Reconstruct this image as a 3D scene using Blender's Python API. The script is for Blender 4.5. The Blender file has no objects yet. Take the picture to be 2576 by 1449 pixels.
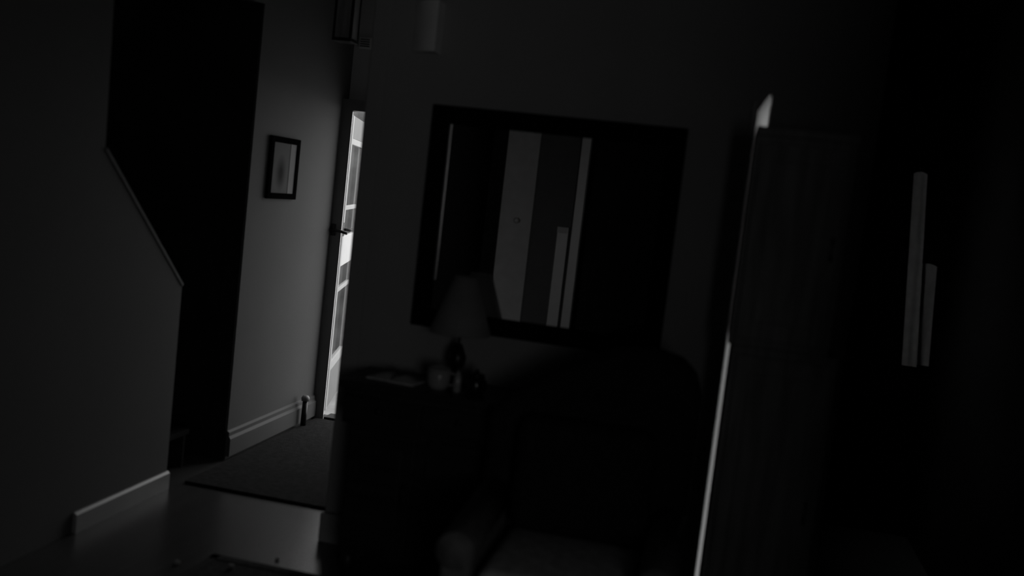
import bpy, bmesh, math, random
from mathutils import Vector, Matrix

scene = bpy.context.scene
COL = scene.collection
random.seed(4)

# ------------------------------------------------------------------ camera
cam_data = bpy.data.cameras.new('camera')
cam = bpy.data.objects.new('camera', cam_data)
COL.objects.link(cam)
scene.camera = cam
cam_data.sensor_width = 36.0
cam_data.lens = 2500.0 / 2576.0 * 36.0
PITCH, ROLL, YAW = math.radians(5.44), math.radians(6.53), math.radians(11.82)
fw = Vector((-math.sin(YAW) * math.cos(PITCH), math.cos(YAW) * math.cos(PITCH), -math.sin(PITCH)))
rt = Vector((math.cos(YAW), math.sin(YAW), 0))
up = rt.cross(fw)
cx = rt * math.cos(ROLL) + up * math.sin(ROLL)
cu = -rt * math.sin(ROLL) + up * math.cos(ROLL)
cam.matrix_world = Matrix(((cx.x, cu.x, -fw.x, 0.0), (cx.y, cu.y, -fw.y, 0.0), (cx.z, cu.z, -fw.z, 1.6), (0, 0, 0, 1)))
cam_data.clip_start = 0.02
cam_data.dof.use_dof = True
cam_data.dof.focus_distance = 7.0
cam_data.dof.aperture_fstop = 1.0

# ------------------------------------------------------------------ sky and exposure
world = bpy.data.worlds.new('world')
scene.world = world
world.use_nodes = True
bg = world.node_tree.nodes['Background']
bg.inputs['Color'].default_value = (1, 1, 1, 1)
bg.inputs['Strength'].default_value = 2.6
scene.view_settings.view_transform = 'Standard'
scene.view_settings.look = 'None'
scene.view_settings.gamma = 1.0
scene.view_settings.use_curve_mapping = False
scene.view_settings.exposure = 0.0


def portal(name, loc, direction, sx, sy):
    """sampling aid in an opening: lets in the sky light, gives off none itself"""
    l = bpy.data.lights.new(name, 'AREA')
    l.shape = 'RECTANGLE'
    l.size, l.size_y = sx, sy
    l.cycles.is_portal = True
    o = bpy.data.objects.new(name, l)
    COL.objects.link(o)
    o.location = loc
    o.rotation_euler = Vector(direction).to_track_quat('-Z', 'Y').to_euler()
    return o


portal('sky_portal_front_door', (-2.01, 6.12, 1.0), (0, -1, 0), 0.84, 2.0)
portal('sky_portal_window', (1.65, -2.18, 1.55), (0, 1, 0), 1.3, 1.3)


# ------------------------------------------------------------------ materials
def mat(name, v, rough=0.6, spec=0.4, var=0.12, scale=6.0, bump=0.0, bump_scale=60.0, stretch=None, metal=0.0):
    m = bpy.data.materials.new(name)
    m.use_nodes = True
    nt = m.node_tree
    p = nt.nodes['Principled BSDF']
    p.inputs['Roughness'].default_value = rough
    p.inputs['Specular IOR Level'].default_value = spec
    p.inputs['Metallic'].default_value = metal
    tc = nt.nodes.new('ShaderNodeTexCoord')
    mp = nt.nodes.new('ShaderNodeMapping')
    nt.links.new(tc.outputs['Object'], mp.inputs['Vector'])
    if stretch:
        mp.inputs['Scale'].default_value = stretch
    no = nt.nodes.new('ShaderNodeTexNoise')
    no.inputs['Scale'].default_value = scale
    no.inputs['Detail'].default_value = 4
    nt.links.new(mp.outputs['Vector'], no.inputs['Vector'])
    rp = nt.nodes.new('ShaderNodeValToRGB')
    lo, hi = v * (1 - var), v * (1 + var)
    rp.color_ramp.elements[0].color = (lo, lo, lo, 1)
    rp.color_ramp.elements[1].color = (hi, hi, hi, 1)
    rp.color_ramp.elements[0].position = 0.3
    rp.color_ramp.elements[1].position = 0.7
    nt.links.new(no.outputs['Fac'], rp.inputs['Fac'])
    nt.links.new(rp.outputs['Color'], p.inputs['Base Color'])
    if bump:
        n2 = nt.nodes.new('ShaderNodeTexNoise')
        n2.inputs['Scale'].default_value = bump_scale
        nt.links.new(mp.outputs['Vector'], n2.inputs['Vector'])
        b = nt.nodes.new('ShaderNodeBump')
        b.inputs['Strength'].default_value = bump
        b.inputs['Distance'].default_value = 0.01
        nt.links.new(n2.outputs['Fac'], b.inputs['Height'])
        nt.links.new(b.outputs['Normal'], p.inputs['Normal'])
    return m


def pane_mat(name, tint, gloss=0.06):
    m = bpy.data.materials.new(name)
    m.use_nodes = True
    nt = m.node_tree
    nt.nodes.remove(nt.nodes['Principled BSDF'])
    t = nt.nodes.new('ShaderNodeBsdfTransparent')
    t.inputs['Color'].default_value = (tint, tint, tint, 1)
    g = nt.nodes.new('ShaderNodeBsdfGlossy')
    g.inputs['Roughness'].default_value = 0.05
    mx = nt.nodes.new('ShaderNodeMixShader')
    mx.inputs['Fac'].default_value = gloss
    nt.links.new(t.outputs[0], mx.inputs[1])
    nt.links.new(g.outputs[0], mx.inputs[2])
    nt.links.new(mx.outputs[0], nt.nodes['Material Output'].inputs['Surface'])
    return m


M = {}
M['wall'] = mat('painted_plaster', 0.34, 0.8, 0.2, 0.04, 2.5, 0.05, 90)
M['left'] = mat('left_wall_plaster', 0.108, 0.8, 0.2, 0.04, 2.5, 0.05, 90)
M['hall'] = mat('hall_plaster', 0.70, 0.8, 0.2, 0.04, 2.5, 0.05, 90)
M['dark_wall'] = mat('dark_panelling', 0.02, 0.7, 0.2, 0.3, 5, stretch=(6, 6, 0.6))
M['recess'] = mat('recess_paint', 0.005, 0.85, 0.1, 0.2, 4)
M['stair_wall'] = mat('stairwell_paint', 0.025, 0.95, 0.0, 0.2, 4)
M['ceiling'] = mat('ceiling_plaster', 0.30, 0.9, 0.1, 0.05, 3)
M['trim'] = mat('pale_gloss_paint', 0.32, 0.4, 0.5, 0.04, 8)
M['cap'] = mat('cap_paint', 0.085, 0.7, 0.2, 0.05, 8)
M['base'] = mat('skirting_paint', 0.17, 0.4, 0.5, 0.05, 8)
M['floor'] = mat('polished_floor', 0.06, 0.27, 0.9, 0.15, 3, 0.04, 30, (9, 0.7, 1))
M['rug'] = mat('dark_rug_pile', 0.05, 0.95, 0.1, 0.35, 60, 0.6, 220)
M['runner'] = mat('runner_pile', 0.02, 0.95, 0.1, 0.35, 40, 0.6, 220)
M['darkwood'] = mat('dark_stained_wood', 0.02, 0.45, 0.4, 0.35, 4, stretch=(1, 1, 9))
M['cupwood'] = mat('black_brown_wood', 0.24, 0.6, 0.3, 0.3, 4, stretch=(7, 7, 0.7))
M['frame'] = mat('black_lacquer', 0.005, 1.0, 0.0, 0.2, 10)
M['upholstery'] = mat('dark_upholstery', 0.022, 0.9, 0.2, 0.25, 30, 0.4, 160)
M['armfabric'] = mat('lightened_arm_fabric', 0.2, 0.85, 0.2, 0.25, 30, 0.4, 160)  # lighter copy of the upholstery; light on the arms put into colour
M['greypaint'] = mat('grey_paint', 0.14, 0.5, 0.4, 0.05, 10)
M['cushion'] = mat('lightened_upholstery', 0.6, 0.85, 0.2, 0.25, 30, 0.4, 160)  # lighter copy of the upholstery; light on the seat put into colour
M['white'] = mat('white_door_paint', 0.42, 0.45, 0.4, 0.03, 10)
M['rail'] = mat('lighter_door_paint', 0.62, 0.45, 0.4, 0.03, 10)  # lock rail, lighter than the other door parts
M['panelgrey'] = mat('darker_door_paint', 0.18, 0.5, 0.4, 0.06, 10)  # top rail and bottom panel, darker than the door frame
M['pale'] = mat('off_white_paint', 0.86, 0.5, 0.4, 0.05, 10)
M['metal'] = mat('dark_metal', 0.03, 0.35, 0.5, 0.2, 20, metal=0.6)
M['brass'] = mat('tarnished_metal', 0.35, 0.3, 0.5, 0.2, 20, metal=1.0)
M['enamel'] = mat('white_enamel', 0.86, 0.34, 0.9, 0.03, 10)
M['hallbase'] = mat('hall_skirting', 0.095, 0.6, 0.2, 0.05, 8)
M['shade'] = mat('parchment_shade', 0.24, 0.85, 0.1, 0.1, 12)
M['ceramic'] = mat('glazed_ceramic', 0.35, 0.15, 0.6, 0.1, 8)
M['paper'] = mat('paper', 0.25, 0.8, 0.2, 0.08, 14)
M['cloth'] = mat('pale_cotton', 0.7, 0.9, 0.1, 0.1, 20, 0.2, 200)
M['gardenwall'] = mat('garden_masonry', 0.2, 0.9, 0.1, 0.35, 5, 0.3, 30)
M['ground'] = mat('outdoor_ground', 0.35, 0.9, 0.1, 0.2, 2)
M['paving'] = mat('porch_paving', 0.30, 0.8, 0.3, 0.15, 5)
M['black'] = mat('black_glaze', 0.006, 0.2, 0.5, 0.2, 8)
M['glass'] = pane_mat('clear_pane', 0.9)
nm = bpy.data.materials.new('slit_diffuser')
nm.use_nodes = True
nm.node_tree.nodes.remove(nm.node_tree.nodes['Principled BSDF'])
_t = nm.node_tree.nodes.new('ShaderNodeBsdfTranslucent')
_t.inputs['Color'].default_value = (0.38, 0.38, 0.38, 1)
nm.node_tree.links.new(_t.outputs[0], nm.node_tree.nodes['Material Output'].inputs['Surface'])
M['frosted'] = nm

mm = bpy.data.materials.new('silvered_glass')
mm.use_nodes = True
_p = mm.node_tree.nodes['Principled BSDF']
_p.inputs['Base Color'].default_value = (0.95, 0.95, 0.95, 1)
_p.inputs['Metallic'].default_value = 1.0
_p.inputs['Roughness'].default_value = 0.01
M['mirror'] = mm

# framed print: pale paper with one soft dark patch
mp_ = bpy.data.materials.new('framed_print')
mp_.use_nodes = True
nt = mp_.node_tree
tc = nt.nodes.new('ShaderNodeTexCoord')
mpn = nt.nodes.new('ShaderNodeMapping')
mpn.inputs['Location'].default_value = (0, 0.42, 0.25)
mpn.inputs['Scale'].default_value = (1, 14, 9)
gr = nt.nodes.new('ShaderNodeTexGradient')
gr.gradient_type = 'SPHERICAL'
rp = nt.nodes.new('ShaderNodeValToRGB')
rp.color_ramp.elements[0].color = (0.15, 0.15, 0.15, 1)
rp.color_ramp.elements[1].color = (0.045, 0.045, 0.045, 1)
rp.color_ramp.elements[1].position = 0.8
nt.links.new(tc.outputs['Object'], mpn.inputs['Vector'])
nt.links.new(mpn.outputs['Vector'], gr.inputs['Vector'])
nt.links.new(gr.outputs['Fac'], rp.inputs['Fac'])
nt.links.new(rp.outputs['Color'], nt.nodes['Principled BSDF'].inputs['Base Color'])
nt.nodes['Principled BSDF'].inputs['Roughness'].default_value = 0.95
nt.nodes['Principled BSDF'].inputs['Specular IOR Level'].default_value = 0.05
M['print'] = mp_
M['pale_band'] = mat('pale_band_board', 0.21, 0.8, 0.2, 0.05, 10)


# ------------------------------------------------------------------ helpers
def box(bm, lo, hi, bev=0.0, seg=2):
    r = bmesh.ops.create_cube(bm, size=1.0)
    vs = r['verts']
    for v in vs:
        v.co = Vector([(lo[i] + hi[i]) / 2 + v.co[i] * (hi[i] - lo[i]) for i in range(3)])
    if bev:
        es = list({e for v in vs for e in v.link_edges})
        bmesh.ops.bevel(bm, geom=es, offset=bev, segments=seg, profile=0.5, affect='EDGES')
    return bm


def boxes(*bs, bev=0.0, seg=2):
    bm = bmesh.new()
    for lo, hi in bs:
        box(bm, lo, hi, bev, seg)
    return bm


def prism(pts, axis, a, b, bev=0.0):
    """polygon in the two other axes, extruded along axis from a to b"""
    bm = bmesh.new()

    def P(u, v, t):
        return {0: (t, u, v), 1: (u, t, v), 2: (u, v, t)}[axis]
    A = [bm.verts.new(P(u, v, a)) for u, v in pts]
    B = [bm.verts.new(P(u, v, b)) for u, v in pts]
    n = len(pts)
    f1 = bm.faces.new(A)
    f2 = bm.faces.new(B[::-1])
    for i in range(n):
        bm.faces.new((A[i], B[i], B[(i + 1) % n], A[(i + 1) % n]))
    bmesh.ops.recalc_face_normals(bm, faces=bm.faces)
    bm.normal_update()
    bmesh.ops.triangulate(bm, faces=[f1, f2])
    bmesh.ops.recalc_face_normals(bm, faces=bm.faces)
    return bm


def lathe(prof, n=32, centre=(0, 0, 0), a0=0.0, a1=2 * math.pi, bm=None):
    bm = bm or bmesh.new()
    full = abs(a1 - a0 - 2 * math.pi) < 1e-6
    m = n if full else n + 1
    rings = []
    for i in range(m):
        a = a0 + (a1 - a0) * i / n
        rings.append([bm.verts.new((centre[0] + r * math.cos(a), centre[1] + r * math.sin(a), centre[2] + z)) for r, z in prof])
    for i in range(m if full else m - 1):
        A, B = rings[i], rings[(i + 1) % m]
        for k in range(len(prof) - 1):
            bm.faces.new((A[k], B[k], B[k + 1], A[k + 1]))
    bmesh.ops.remove_doubles(bm, verts=bm.verts, dist=1e-5)
    bmesh.ops.recalc_face_normals(bm, faces=bm.faces)
    return bm


def tube(bm, pts, r, n=10):
    pts = [Vector(p) for p in pts]
    rings = []
    for i, p in enumerate(pts):
        d = (pts[min(i + 1, len(pts) - 1)] - pts[max(i - 1, 0)]).normalized()
        q = d.to_track_quat('Z', 'Y')
        rings.append([bm.verts.new(p + q @ Vector((r * math.cos(2 * math.pi * k / n), r * math.sin(2 * math.pi * k / n), 0))) for k in range(n)])
    for A, B in zip(rings, rings[1:]):
        for k in range(n):
            bm.faces.new((A[k], A[(k + 1) % n], B[(k + 1) % n], B[k]))
    bm.faces.new(rings[0][::-1])
    bm.faces.new(rings[-1])
    return bm


def obj(name, bm, m, parent=None, smooth=False, loc=None):
    me = bpy.data.meshes.new(name)
    bmesh.ops.recalc_face_normals(bm, faces=bm.faces)
    bm.to_mesh(me)
    bm.free()
    me.materials.append(M[m])
    if smooth:
        for p in me.polygons:
            p.use_smooth = True
    o = bpy.data.objects.new(name, me)
    COL.objects.link(o)
    if loc:
        o.location = loc
    if parent:
        o.parent = parent
    return o


def tag(o, label, cat, group=None):
    o['label'] = label
    o['category'] = cat
    if group:
        o['group'] = group
    return o


def thing(name, label, cat, loc=(0, 0, 0), rz=0.0, group=None):
    o = bpy.data.objects.new(name, None)
    COL.objects.link(o)
    o.location = loc
    o.rotation_euler = (0, 0, rz)
    return tag(o, label, cat, group)


def struct(name, bm, m, label=None, parent=None, smooth=False):
    o = obj(name, bm, m, parent, smooth)
    if parent is None:
        o['kind'] = 'structure'
        if label:
            o['label'] = label
    return o


# ------------------------------------------------------------------ the setting
H = 2.8
XL = -2.476          # face of the long left wall
struct('floor', boxes(((-3.7, -2.2, -0.1), (2.6, 4.12, 0.0)), ((-3.7, 4.12, -0.1), (-1.43, 6.12, 0.0)), ((0.4, 4.12, -0.1), (1.3, 5.7, 0.0))), 'floor', 'dark polished floor running from the room into the hall')
struct('ceiling', boxes(((-3.7, -2.2, H), (2.6, 4.12, H + 0.1)), ((-3.7, 4.12, H), (-1.43, 6.12, H + 0.1))), 'ceiling', 'dim plaster ceiling of the room and hall')

# long left wall with the stair opening cut through it
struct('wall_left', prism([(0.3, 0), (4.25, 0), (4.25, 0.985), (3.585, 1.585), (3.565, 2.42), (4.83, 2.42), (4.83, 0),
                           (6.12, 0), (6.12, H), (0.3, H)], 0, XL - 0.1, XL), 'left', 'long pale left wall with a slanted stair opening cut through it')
struct('wall_left_rear', boxes(((XL - 0.1, -2.1, 0), (XL, 0.3, H))), 'dark_wall', 'left wall behind the viewer, dark panelling added to keep the mirror black')  # darkened on purpose so its reflection stays black
struct('wall_back', boxes(((XL - 0.1, -2.2, 0), (1.0, -2.1, H)), ((2.3, -2.2, 0), (2.6, -2.1, H)), ((1.0, -2.2, 0), (2.3, -2.1, 0.9)), ((1.0, -2.2, 2.2), (2.3, -2.1, H))), 'dark_wall', 'dark panelled wall with a window behind the viewer')
# stairwell shell behind the opening
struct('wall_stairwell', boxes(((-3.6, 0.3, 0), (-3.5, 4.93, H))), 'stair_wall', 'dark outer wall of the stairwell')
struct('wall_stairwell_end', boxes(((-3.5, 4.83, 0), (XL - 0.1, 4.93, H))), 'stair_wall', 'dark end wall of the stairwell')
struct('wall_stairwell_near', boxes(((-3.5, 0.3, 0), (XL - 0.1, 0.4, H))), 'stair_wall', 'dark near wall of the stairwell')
# wall with the mirror, slit window to its right, then the dark recess
SL, SR, ST = 0.047, 0.098, 2.082
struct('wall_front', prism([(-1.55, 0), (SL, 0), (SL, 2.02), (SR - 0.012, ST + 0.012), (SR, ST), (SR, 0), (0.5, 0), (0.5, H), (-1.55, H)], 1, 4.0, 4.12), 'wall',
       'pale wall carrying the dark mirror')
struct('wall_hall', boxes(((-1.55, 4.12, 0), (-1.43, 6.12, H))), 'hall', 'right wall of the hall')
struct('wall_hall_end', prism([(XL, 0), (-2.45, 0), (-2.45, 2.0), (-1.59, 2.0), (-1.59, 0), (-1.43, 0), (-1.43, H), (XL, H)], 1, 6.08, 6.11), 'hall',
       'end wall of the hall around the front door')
struct('wall_recess_left', boxes(((0.4, 4.12, 0), (0.5, 4.75, H)), ((0.4, 5.1, 0), (0.5, 5.6, H)), ((0.4, 4.75, 0), (0.5, 5.1, 0.95)), ((0.4, 4.75, 1.95), (0.5, 5.1, H))), 'recess', 'dark left side of the recess with an added light opening')
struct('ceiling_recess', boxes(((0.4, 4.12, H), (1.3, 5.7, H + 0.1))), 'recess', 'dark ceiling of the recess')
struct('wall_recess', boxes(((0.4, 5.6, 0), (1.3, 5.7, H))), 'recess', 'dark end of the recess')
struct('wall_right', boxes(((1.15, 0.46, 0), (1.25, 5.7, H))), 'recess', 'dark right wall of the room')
struct('wall_shading_nib', boxes(((0.8, 0.36, 0), (2.5, 0.46, H))), 'dark_wall', 'unseen nib wall added to shade the right of the mirror wall')  # out-of-view blocker added so window light fades toward the right
struct('wall_right_rear', boxes(((2.4, -2.1, 0), (2.5, 0.36, H))), 'dark_wall', 'rear stretch of the right wall')
w1 = struct('window_1', boxes(((0.96, -2.2, 0.86), (1.0, -2.09, 2.24)), ((2.3, -2.2, 0.86), (2.34, -2.09, 2.24)), ((1.0, -2.2, 2.2), (2.3, -2.09, 2.24)),
                              ((0.96, -2.2, 0.86), (2.34, -2.07, 0.9))), 'trim', 'window frame behind the viewer')
for xa, xb in ((1.0, 1.63), (1.67, 2.3)):
    obj('pane', boxes(((xa, -2.15, 0.9), (xb, -2.144, 2.2))), 'glass', w1)
obj('mullion', boxes(((1.63, -2.17, 0.9), (1.67, -2.12, 2.2))), 'trim', w1)
w3 = struct('window_fill_light', boxes(((0.47, 4.73, 0.93), (0.505, 4.75, 1.97)), ((0.47, 5.1, 0.93), (0.505, 5.12, 1.97)), ((0.47, 4.75, 1.95), (0.505, 5.1, 1.97)), ((0.47, 4.75, 0.93), (0.505, 5.1, 0.95))), 'recess', 'unseen window opening added to light the hanging cloths')  # made-up opening out of view; its sky light brightens the cloths
obj('pane', boxes(((0.44, 4.75, 0.95), (0.445, 5.1, 1.95))), 'glass', w3)

# slit window behind the tall cupboard
w2 = struct('window_2', boxes(((SL + 0.0, 4.05, 0.0), (SL + 0.003, 4.10, 2.02)), ((SR - 0.003, 4.05, 0.0), (SR, 4.10, 2.05))), 'trim',
            'narrow slit of daylight beside the tall dark cupboard')
obj('pane', boxes(((SL, 4.09, 0.0), (SR, 4.094, 2.1))), 'glass', w2)
nb = bmesh.new()
nb.faces.new([nb.verts.new(p) for p in ((SL, 4.06, 0), (SR, 4.06, 0), (SR, 4.06, 2.1), (SL, 4.06, 2.1))])
obj('slit_diffuser', nb, 'frosted', w2)  # diffusing sheet added to dim and even out the sky in the slit
struct('trim_1', boxes(((SL - 0.022, 3.985, 0), (SL, 4.0, 2.06)), bev=0.004), 'trim', 'pale strip of moulding along the slit window')

# slanted cap and end cap of the stair half wall
cap = prism([(4.25, 0.985), (4.26, 0.995), (3.595, 1.595), (3.585, 1.585)], 0, XL - 0.1, XL + 0.004)
struct('trim_2', cap, 'cap', 'pale sloping cap along the stair half wall')
struct('trim_shade_strip', boxes(((XL - 0.1, 4.815, 0.0), (XL - 0.004, 4.83, 2.42))), 'stair_wall', 'dark strip added as shade on the far side of the stair opening')  # near-black sheet over the bright reveal, standing in for shade
# skirtings
struct('baseboard_left', prism([(XL, 0.0), (XL + 0.018, 0.0), (XL + 0.018, 0.078), (XL + 0.008, 0.088), (XL, 0.088)], 1, 3.55, 4.25), 'trim',
       'pale skirting at the foot of the stair half wall')
hb = prism([(XL, 0.02), (XL + 0.022, 0.02), (XL + 0.022, 0.115), (XL + 0.012, 0.13), (XL + 0.012, 0.15), (XL, 0.16)], 1, 4.83, 6.1)
struct('baseboard_hall', hb, 'hallbase', 'tall skirting along the lit hall wall')
# casing at the hall end of the mirror wall
t3 = struct('trim_3', boxes(((-1.55, 3.99, 0.13), (-1.472, 4.0, H)), ((-1.556, 4.0, 0.13), (-1.55, 4.12, H)), bev=0.004), 'wall', 'casing where the mirror wall meets the hall')
obj('plinth_block', boxes(((-1.563, 3.965, 0), (-1.462, 4.0, 0.13)), bev=0.005), 'wall', t3)

# front door frame and the porch beyond
fp = prism([(XL, 5.98), (-2.402, 5.98), (-2.446, 6.09), (XL, 6.09)], 2, 0, 2.07)
box(fp, (-2.402, 5.98, 2.0), (-1.61, 6.08, 2.07))
box(fp, (-1.61, 5.98, 0), (-1.55, 6.08, 2.07))
t4 = struct('trim_4', fp, 'base', 'deep frame around the front door')
lt = bmesh.new()
tube(lt, [(-2.455, 5.98, 1.237), (-2.455, 5.955, 1.237), (-2.40, 5.95, 1.235), (-2.35, 5.955, 1.225)], 0.010)
box(lt, (-2.470, 5.972, 1.20), (-2.44, 5.981, 1.275), 0.002)
lt = obj('latch', lt, 'metal', t4, True)
lt['label'] = 'dark lever latch'
struct('trim_5', boxes(((-2.402, 5.99, 0.0), (-1.61, 6.11, 0.018)), bev=0.004), 'darkwood', 'dark threshold of the front door')
struct('porch_floor', boxes(((-3.6, 6.12, -0.1), (-0.9, 8.6, -0.03))), 'paving', 'pale paving outside the front door')
struct('ground', boxes(((-0.9, 5.8, -0.15), (9, 24, -0.06)), ((-3.4, 8.8, -0.15), (-0.9, 24, -0.06))), 'ground', 'open ground outside the front door')
struct('wall_garden', boxes(((-3.7, 6.5, -0.1), (-3.4, 8.6, 2.6)), ((-3.7, 8.6, -0.1), (-2.3, 8.8, 2.6))), 'gardenwall', 'dark garden wall seen through the glazed door')

# glazed front door, swung outwards on its left hinges and seen almost edge on
door = bpy.data.objects.new('door_1', None)
COL.objects.link(door)
door['kind'] = 'structure'
door['label'] = 'white glazed front door standing open at the end of the hall'
door.location = (-2.468, 6.135, 0.0)
door.rotation_euler = (0, 0, math.radians(90 + 15))
DW = 0.80
th = 0.014
obj('frame', boxes(((0, -th, 0.02), (0.06, th, 1.98)), ((DW - 0.09, -th, 0.02), (DW, th, 1.98)), ((0.06, -th, 1.795), (DW - 0.09, th, 1.835)),
                   ((0.06, -th, 0.28), (DW - 0.09, th, 0.345)), bev=0.003), 'white', door)
obj('top_rail', boxes(((0.06, -th + 0.002, 1.835), (DW - 0.09, th - 0.002, 1.98)), bev=0.003), 'panelgrey', door)
obj('lock_rail', boxes(((0.06, -th, 0.985), (DW - 0.09, th, 1.185)), bev=0.003), 'rail', door)
for z in (1.375, 0.825):
    obj('glazing_bar', boxes(((0.06, -0.012, z - 0.014), (DW - 0.09, 0.012, z + 0.014)), bev=0.003), 'white', door)
for za, zb in ((0.345, 0.811), (0.839, 0.985), (1.185, 1.361), (1.389, 1.795)):
    obj('pane', boxes(((0.06, -0.003, za), (DW - 0.09, 0.003, zb))), 'glass', door)
obj('bottom_panel', boxes(((0.06, -0.011, 0.02), (DW - 0.09, 0.011, 0.28)), bev=0.003), 'panelgrey', door)
hd = bmesh.new()
tube(hd, [(0.03, -0.02, 1.235), (0.03, -0.055, 1.235), (0.11, -0.06, 1.235)], 0.009)
tube(hd, [(0.03, 0.02, 1.235), (0.03, 0.06, 1.235), (-0.06, 0.062, 1.235)], 0.009)
box(hd, (0.012, -0.018, 1.19), (0.048, 0.018, 1.28), 0.003)
h_ = obj('handle', hd, 'metal', door, True)
h_['label'] = 'dark lever handle'

# ------------------------------------------------------------------ staircase in the opening
st = thing('staircase', 'dark wooden staircase climbing inside the black opening in the left wall', 'staircase', (-3.02, 4.6, 0))
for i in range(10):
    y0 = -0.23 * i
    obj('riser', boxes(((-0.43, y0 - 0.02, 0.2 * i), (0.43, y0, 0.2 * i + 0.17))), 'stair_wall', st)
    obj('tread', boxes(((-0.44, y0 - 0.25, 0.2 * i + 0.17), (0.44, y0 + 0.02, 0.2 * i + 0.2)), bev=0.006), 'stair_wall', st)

# ------------------------------------------------------------------ rugs
rr = tag(obj('hall_runner', boxes(((-2.44, 4.36, 0), (-1.57, 5.95, 0.014)), bev=0.005), 'runner'), 'dark runner rug covering the hall floor up to the door', 'rug')
r2 = thing('area_rug', 'dark rug in the foreground with its edge toward the hall', 'rug', (-1.32, 2.1, 0))
obj('pile', boxes(((-0.52, -1.5, 0), (0.46, 1.48, 0.012)), bev=0.005), 'rug', r2)
obj('border', boxes(((-0.54, 1.45, 0), (0.48, 1.5, 0.015)), ((-0.54, -1.52, 0), (-0.50, 1.5, 0.015)), ((0.44, -1.52, 0), (0.48, 1.5, 0.015)), bev=0.004), 'rug', r2)


# ------------------------------------------------------------------ picture on the lit hall wall
pc = thing('framed_picture', 'small dark framed picture hanging on the lit hall wall', 'picture', (XL, 5.20, 1.59))
yw, zh, b = 0.183, 0.172, 0.038
obj('frame', boxes(((0, -yw, -zh), (0.018, -yw + b, zh)), ((0, yw - b, -zh), (0.018, yw, zh)), ((0, -yw + b, zh - b * 0.85), (0.018, yw - b, zh)),
                   ((0, -yw + b, -zh), (0.018, yw - b, -zh + b * 0.85)), bev=0.003), 'frame', pc)
obj('pale_band', boxes(((0.0101, 0.07, -zh + 0.03), (0.012, yw - b, zh - 0.03))), 'pale_band', pc)  # paler band down one side of the print
obj('print', boxes(((0.006, -yw + b, -zh + 0.03), (0.01, yw - b, zh - 0.03))), 'print', pc)

# ------------------------------------------------------------------ mirror
X0, X1, Z0, Z1 = -1.245, -0.205, 1.005, 1.925
mi = thing('wall_mirror', 'large wide mirror in a black frame hanging above the sideboard', 'mirror', ((X0 + X1) / 2, 4.0, (Z0 + Z1) / 2))
hx, hz, fb = (X1 - X0) / 2, (Z1 - Z0) / 2, 0.074
fr = bmesh.new()
prof = [(0.0, 0.0), (0.0, -0.03), (0.02, -0.042), (0.05, -0.036), (fb, -0.02), (fb, 0.0)]
rings = []
for sx, sz in ((-1, -1), (1, -1), (1, 1), (-1, 1)):
    rings.append([fr.verts.new((sx * (hx - d), y, sz * (hz - d))) for d, y in prof])
for i in range(4):
    A, B = rings[i], rings[(i + 1) % 4]
    for k in range(len(prof)):
        fr.faces.new((A[k], B[k], B[(k + 1) % len(prof)], A[(k + 1) % len(prof)]))
obj('frame', fr, 'frame', mi)
obj('bevel', boxes(((-hx + fb, -0.022, -hz + 0.20), (-hx + fb + 0.007, -0.014, hz - fb))), 'base', mi)  # glint on the glass edge, built as a paler strip on one side
obj('mirror_glass', boxes(((-hx + fb - 0.004, -0.014, -hz + fb - 0.004), (hx - fb + 0.004, -0.006, hz - fb + 0.004))), 'mirror', mi)

# ------------------------------------------------------------------ sconce on the mirror wall
sc = thing('wall_sconce', 'unlit quarter round wall lamp high on the wall left of the mirror', 'wall lamp', (-1.25, 4.0, 2.13))
def curve(d, w):
    return [(-w * k / 14, -d * (1 - (k / 14) ** 2)) for k in range(15)]


shade_pts = curve(0.085, 0.125) + curve(0.079, 0.119)[::-1]
obj('shade', prism(shade_pts, 2, 0.0, 0.205), 'pale', sc)
obj('back_plate', boxes(((-0.118, -0.006, 0.01), (-0.002, 0, 0.195))), 'pale', sc)
obj('end_plate', boxes(((-0.006, -0.079, 0.0), (-0.0005, 0.0, 0.205))), 'pale', sc)

# ------------------------------------------------------------------ pendant lantern and chime box in the hall
la = thing('hall_lantern', 'dark square lantern hanging from the hall ceiling', 'lantern', (-2.215, 5.3, 2.325))
s = 0.056
obj('body', boxes(((-s, -s, 0), (s, s, 0.018)), ((-s, -s, 0.018), (-s + 0.014, -s + 0.014, 0.26)), ((s - 0.014, -s, 0.018), (s, -s + 0.014, 0.26)),
                  ((-s, s - 0.014, 0.018), (-s + 0.014, s, 0.26)), ((s - 0.014, s - 0.014, 0.018), (s, s, 0.26)), ((-s, -s, 0.26), (s, s, 0.28)), bev=0.002), 'metal', la)
for lo, hi in (((-s + 0.014, -s + 0.004, 0.018), (s - 0.014, -s + 0.008, 0.26)), ((-s + 0.014, s - 0.008, 0.018), (s - 0.014, s - 0.004, 0.26)),
               ((-s + 0.004, -s + 0.014, 0.018), (-s + 0.008, s - 0.014, 0.26)), ((s - 0.008, -s + 0.014, 0.018), (s - 0.004, s - 0.014, 0.26))):
    obj('pane', boxes((lo, hi)), 'cupwood', la)
obj('cap', lathe([(0.0, 0.36), (0.02, 0.35), (0.07, 0.28), (0.0, 0.28)], 4, a0=math.pi / 4, a1=math.pi / 4 + 2 * math.pi), 'metal', la)
obj('chain', tube(bmesh.new(), [(0, 0, 0.35), (0, 0, H - 2.325)], 0.006), 'metal', la)
ch = thing('door_chime', 'small pale box on the wall above the front door', 'door chime', (-2.397, 6.1, 2.40))
obj('cover', boxes(((-0.042, -0.04, 0), (0.042, 0, 0.075)), bev=0.006), 'pale', ch)
obj('grille', boxes(*[((-0.03, -0.043, 0.012 + 0.014 * k), (0.03, -0.039, 0.018 + 0.014 * k)) for k in range(4)]), 'base', ch)

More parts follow.
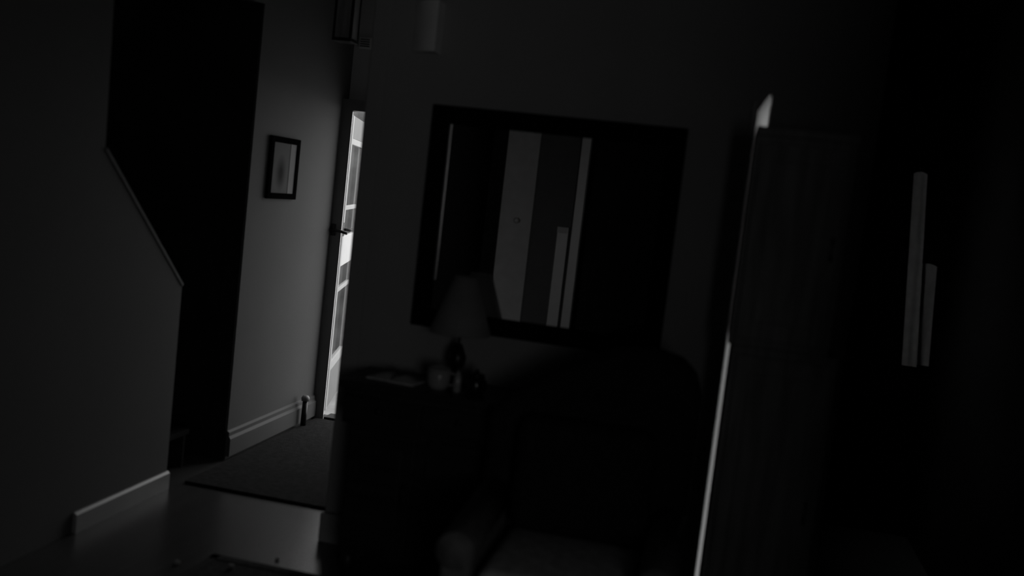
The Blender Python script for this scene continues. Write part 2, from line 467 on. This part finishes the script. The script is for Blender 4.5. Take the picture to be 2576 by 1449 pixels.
# door stop at the far end of the skirting
ds = thing('door_stop', 'small pale rounded lump beside the skirting near the front door', 'door stop', (-2.425, 5.72, 0.0))
obj('stem', lathe([(0, 0), (0.018, 0), (0.016, 0.165), (0.0, 0.165)], 16), 'metal', ds, True)
obj('cap', lathe([(0.0, 0.205), (0.018, 0.202), (0.026, 0.188), (0.024, 0.17), (0, 0.165)], 20), 'base', ds, True)

# ------------------------------------------------------------------ sideboard
sb = thing('sideboard', 'black wooden sideboard under the mirror cluttered with small things', 'sideboard', (-1.03, 3.99, 0))
obj('top', boxes(((-0.375, -0.36, 0.77), (0.30, -0.01, 0.80)), bev=0.006), 'darkwood', sb)
obj('body', boxes(((-0.355, -0.345, 0.63), (0.29, -0.01, 0.77)), ((-0.32, -0.33, 0.10), (0.28, -0.01, 0.63)), bev=0.004), 'darkwood', sb)
for i, (xa, xb) in enumerate(((-0.345, -0.035), (-0.025, 0.28))):
    d = obj('drawer', boxes(((xa, -0.36, 0.645), (xb, -0.345, 0.745)), bev=0.003), 'darkwood', sb)
    obj('knob', lathe([(0, 0.0), (0.012, 0.004), (0.014, 0.014), (0.006, 0.02), (0.006, 0.03)], 14), 'metal', d, True, ((xa + xb) / 2, -0.385, 0.69))
    d = obj('door', boxes(((xa + 0.03, -0.345, 0.13), (xb - 0.01, -0.33, 0.61)), bev=0.003), 'darkwood', sb)
    obj('panel', boxes(((xa + 0.08, -0.35, 0.18), (xb - 0.06, -0.343, 0.56)), bev=0.003), 'darkwood', d)
    hx_ = xb - 0.04 if i == 0 else xa + 0.06
    obj('handle', tube(bmesh.new(), [(hx_, -0.345, 0.34), (hx_, -0.37, 0.35), (hx_, -0.37, 0.41), (hx_, -0.345, 0.42)], 0.005, 8), 'metal', d, True)
for xx in (-0.29, 0.25):
    for yy in (-0.30, -0.05):
        obj('foot', lathe([(0.0, 0.0), (0.022, 0.0), (0.03, 0.06), (0.024, 0.1), (0, 0.1)], 14), 'darkwood', sb, True, (xx, yy, 0))
TOP = 0.80

# lamp in front of the mirror
lp = thing('table_lamp', 'unlit table lamp with a conical shade standing before the mirror', 'lamp', (-1.0, 3.86, TOP))
obj('base', lathe([(0, 0), (0.055, 0), (0.058, 0.012), (0.02, 0.03), (0.016, 0.05), (0.034, 0.09), (0.036, 0.12), (0.014, 0.17), (0.0, 0.17)], 28), 'metal', lp, True)
obj('stem', tube(bmesh.new(), [(0, 0, 0.165), (0, 0, 0.42)], 0.006), 'metal', lp)
obj('lamp_shade', lathe([(0.120, 0.215), (0.124, 0.215), (0.124, 0.222), (0.046, 0.445), (0.042, 0.445), (0.118, 0.222), (0.120, 0.215)], 40), 'shade', lp, True)
spid = bmesh.new()
for k in range(3):
    a = 2 * math.pi * k / 3
    tube(spid, [(0, 0, 0.42), (0.046 * math.cos(a), 0.046 * math.sin(a), 0.435)], 0.002, 6)
obj('spider', spid, 'metal', lp)

# folded paper with an upturned page
bk = thing('open_book', 'open book with a curled page lying on the sideboard end', 'book', (-1.22, 3.79, TOP), math.radians(-8))
obj('cover', boxes(((-0.105, -0.075, 0), (0.105, 0.075, 0.006)), bev=0.002), 'cushion', bk)
for sgn in (-1, 1):
    bm = bmesh.new()
    n = 10
    va = []
    for i in range(n + 1):
        t = i / n
        x = sgn * 0.1 * t
        z = 0.010 + 0.022 * math.sin(math.pi * min(1, t * 1.15)) * (1 - 0.5 * t)
        va.append((x, z))
    top = [[bm.verts.new((x, yy, z)) for x, z in va] for yy in (-0.07, 0.07)]
    bot = [[bm.verts.new((x, yy, 0.006)) for x, z in va] for yy in (-0.07, 0.07)]
    for i in range(n):
        bm.faces.new((top[0][i], top[0][i + 1], top[1][i + 1], top[1][i]))
        for s_ in (0, 1):
            bm.faces.new((top[s_][i], top[s_][i + 1], bot[s_][i + 1], bot[s_][i]))
    for e in (0, n):
        bm.faces.new((top[0][e], top[1][e], bot[1][e], bot[0][e]))
    obj('page_block', bm, 'paper', bk, True)

mg = thing('mug', 'round pale mug on the sideboard beside the open book', 'mug', (-1.035, 3.74, TOP))
obj('body', lathe([(0, 0), (0.034, 0), (0.044, 0.02), (0.047, 0.05), (0.044, 0.085), (0.041, 0.085), (0.043, 0.05), (0.038, 0.012), (0, 0.01)], 28), 'ceramic', mg, True)
obj('handle', tube(bmesh.new(), [(0.042, 0, 0.072), (0.066, 0, 0.068), (0.073, 0, 0.045), (0.064, 0, 0.024), (0.042, 0, 0.02)], 0.006, 8), 'ceramic', mg, True)
bo = thing('small_bottle', 'small slim bottle between the mug and the black jar', 'bottle', (-0.955, 3.73, TOP))
obj('body', lathe([(0, 0), (0.014, 0), (0.016, 0.006), (0.016, 0.06), (0.008, 0.075), (0.008, 0.09), (0, 0.09)], 20), 'ceramic', bo, True)
obj('cap', lathe([(0, 0.102), (0.009, 0.1), (0.0095, 0.086), (0, 0.086)], 16), 'metal', bo, True)
jr = thing('black_jar', 'squat glossy black jar at the right end of the sideboard', 'jar', (-0.885, 3.75, TOP))
obj('body', lathe([(0, 0), (0.032, 0), (0.042, 0.02), (0.042, 0.055), (0.03, 0.07), (0, 0.07)], 28), 'black', jr, True)
obj('lid', lathe([(0, 0.098), (0.007, 0.096), (0.008, 0.085), (0.032, 0.08), (0.033, 0.07), (0, 0.07)], 28), 'black', jr, True)

# ------------------------------------------------------------------ armchair
ac = thing('armchair', 'dark upholstered armchair with a sloping back in front of the mirror wall', 'armchair', (-0.385, 3.25, 0.0))
W2 = 0.372
pts = [(-W2, 0.30), (W2, 0.30), (W2, 0.96), (0.345, 1.04), (0.29, 1.09), (0.20, 1.11), (0.08, 1.10), (-0.03, 1.06), (-0.12, 1.01),
       (-0.21, 0.945), (-0.29, 0.89), (-0.345, 0.845), (-W2, 0.80)]
bk_ = prism(pts, 1, 0.20, 0.36)
es = [e for e in bk_.edges if len(e.link_faces) == 2 and e.calc_face_angle(0) > 0.9]
bmesh.ops.bevel(bk_, geom=es, offset=0.045, segments=3, profile=0.5, affect='EDGES')
obj('backrest', bk_, 'upholstery', ac, False)
for sx in (-1, 1):
    x = sx * 0.315
    arm = bmesh.new()
    box(arm, (x - 0.05, -0.30, 0.14), (x + 0.05, 0.30, 0.46), 0.02)
    o = obj('arm', arm, 'armfabric', ac)
    roll = bmesh.new()
    tube(roll, [(x, -0.32, 0.47), (x, -0.30, 0.47), (x, 0.28, 0.52)], 0.062, 20)
    obj('arm_roll', roll, 'armfabric', o, True)
obj('seat_frame', boxes(((-0.27, -0.30, 0.14), (0.27, 0.25, 0.32)), bev=0.015), 'upholstery', ac)
obj('seat_cushion', boxes(((-0.24, -0.33, 0.32), (0.24, 0.21, 0.43)), bev=0.045, seg=4), 'cushion', ac, True)
obj('back_cushion', boxes(((-0.24, 0.07, 0.43), (0.25, 0.215, 0.84)), bev=0.06, seg=4), 'upholstery', ac, True)
for sx in (-1, 1):
    for yy in (-0.26, 0.30):
        obj('leg', lathe([(0, 0), (0.016, 0), (0.026, 0.14), (0, 0.14)], 12), 'darkwood', ac, True, (sx * 0.31, yy, 0))

# ------------------------------------------------------------------ tall two part cupboard on the right
cb = thing('tall_cupboard', 'tall dark cupboard standing beside the bright slit of light', 'cupboard', (0.0, 3.56, 0))
XU, XLO, XR = 0.0495, 0.064, 0.425
obj('lower_body', boxes(((XLO, 0.0, 0.06), (XR, 0.42, 1.16)), bev=0.004), 'cupwood', cb)
obj('upper_body', boxes(((XU, 0.0, 1.16), (XR - 0.035, 0.42, 1.895)), bev=0.004), 'cupwood', cb)
obj('cornice', boxes(((XU, -0.004, 1.895), (XR - 0.03, 0.42, 1.925)), bev=0.004), 'cupwood', cb)
obj('plinth', boxes(((XLO + 0.01, 0.02, 0), (XR - 0.01, 0.41, 0.06))), 'cupwood', cb)
for za, zb, xa, xb in ((0.09, 1.13, XLO + 0.02, XR - 0.02), (1.19, 1.87, XU + 0.02, XR - 0.055)):
    d = obj('door', boxes(((xa, -0.014, za), (xb, 0.0, zb)), bev=0.003), 'cupwood', cb)
    obj('panel', boxes(((xa + 0.05, -0.02, za + 0.06), (xb - 0.05, -0.012, zb - 0.06)), bev=0.003), 'cupwood', d)
    zc = (za + zb) / 2
    obj('handle', tube(bmesh.new(), [(xb - 0.02, -0.014, zc - 0.04), (xb - 0.02, -0.04, zc - 0.035), (xb - 0.02, -0.04, zc + 0.035), (xb - 0.02, -0.014, zc + 0.04)], 0.004, 8), 'metal', d, True)


# ------------------------------------------------------------------ pale cloths in the dark recess
def hanging(name, label, xt0, xt1, xb0, xb1, zt, zb, y, amp):
    bm = bmesh.new()
    nx, nz, t = 10, 24, 0.008
    grid = {}
    for side in (0, 1):
        for j in range(nz + 1):
            v = j / nz
            z = zt + (zb - zt) * v
            for i in range(nx + 1):
                u = i / nx
                x = (xt0 + (xb0 - xt0) * v) * (1 - u) + (xt1 + (xb1 - xt1) * v) * u
                drop = -0.012 * (2 * u - 1) ** 2 * (1 - v)
                yy = y + amp * math.sin(u * 9 + v * 2) * (0.3 + 0.7 * v) + side * t
                grid[side, j, i] = bm.verts.new((x, yy, z + drop))
    for side in (0, 1):
        for j in range(nz):
            for i in range(nx):
                bm.faces.new([grid[side, a, b_] for a, b_ in ((j, i), (j, i + 1), (j + 1, i + 1), (j + 1, i))])
    for j in range(nz):
        for i in (0, nx):
            bm.faces.new([grid[s_, a, i] for s_, a in ((0, j), (0, j + 1), (1, j + 1), (1, j))])
    for i in range(nx):
        for j in (0, nz):
            bm.faces.new([grid[s_, j, a] for s_, a in ((0, i), (0, i + 1), (1, i + 1), (1, i))])
    o = thing(name, label, 'cloth', ((xt0 + xt1) / 2, y, zb))
    c = obj('fabric', bm, 'cloth', None, False)
    c.parent = o
    c.matrix_parent_inverse = Matrix.Translation(-Vector(o.location))
    hk = bmesh.new()
    xm = (xt0 + xt1) / 2
    tube(hk, [(xm, 5.6, zt + 0.02), (xm, y - 0.012, zt + 0.012), (xm, y - 0.014, zt - 0.02 + 0.03)], 0.004, 8)
    k = obj('hook', hk, 'metal', None, True)
    k.parent = o
    k.matrix_parent_inverse = Matrix.Translation(-Vector(o.location))
    return o


hanging('hanging_cloth', 'long narrow pale cloth hanging in the dark recess', 0.901, 0.968, 0.985, 1.058, 1.95, 0.93, 5.55, 0.003)
hanging('hanging_cloth', 'shorter pale cloth hanging right of the long one in the recess', 1.0, 1.088, 1.045, 1.122, 1.48, 0.94, 5.575, 0.003)

# ------------------------------------------------------------------ what the mirror shows: pale things along the back wall
cu_ = thing('rear_cupboard', 'cupboard with one pale and one grey door reflected in the mirror', 'cupboard', (-2.105, -2.09, 0))
obj('body', boxes(((-0.175, 0.0, 0.0), (0.585, 0.2, 2.45)), bev=0.004), 'greypaint', cu_)
d2 = obj('door', boxes(((0.18, 0.2, 0.08), (0.575, 0.218, 2.42)), bev=0.004), 'greypaint', cu_)
d = obj('door', boxes(((-0.165, 0.2, 0.08), (0.165, 0.218, 2.42)), bev=0.004), 'pale', cu_)
obj('knob', lathe([(0, 0.05), (0.025, 0.045), (0.032, 0.025), (0.016, 0.008), (0.016, 0)], 18), 'enamel', d, True, (0.02, 0.24, 1.33)).rotation_euler = (-math.pi / 2, 0, 0)
po = thing('pale_post', 'tall pale post reflected in the mirror', 'post', (-1.468, -2.0, 0))
obj('shaft', boxes(((-0.04, 0.12, 0.1), (0.05, 0.22, 2.7)), bev=0.005), 'enamel', po)
obj('foot', boxes(((-0.055, 0.115, 0), (0.055, 0.225, 0.1)), bev=0.005), 'pale', po)
bd = thing('pale_board', 'shorter pale board standing against the tall post in the mirror', 'board', (-1.595, -1.86, 0))
obj('board', boxes(((-0.06, 0, 0), (0.055, 0.06, 1.32)), bev=0.006), 'enamel', bd)
obj('batten', boxes(((-0.06, 0.06, 1.26), (0.055, 0.07, 1.32)), bev=0.003), 'pale', bd)


# ------------------------------------------------------------------ scraps of paper
def scrap(label, loc, r, seed):
    rng = random.Random(seed)
    bm = bmesh.new()
    bmesh.ops.create_icosphere(bm, subdivisions=2, radius=r)
    for v in bm.verts:
        v.co *= 0.75 + 0.5 * rng.random()
        v.co.z *= 0.6
    zmin = min(v.co.z for v in bm.verts)
    for v in bm.verts:
        v.co.z -= zmin
    return tag(obj('paper_scrap', bm, 'paper', None, False, loc), label, 'paper scrap', 'crumpled paper scraps')


scrap('crumpled scrap of paper on the lit floor near the rug edge', (-1.617, 3.682, 0.0), 0.010, 1)
scrap('crumpled scrap of paper lying on the rug just inside its edge', (-1.728, 3.5, 0.012), 0.013, 2)
scrap('leftmost crumpled scrap of paper on the floor in the foreground', (-1.94, 3.462, 0.0), 0.013, 3)
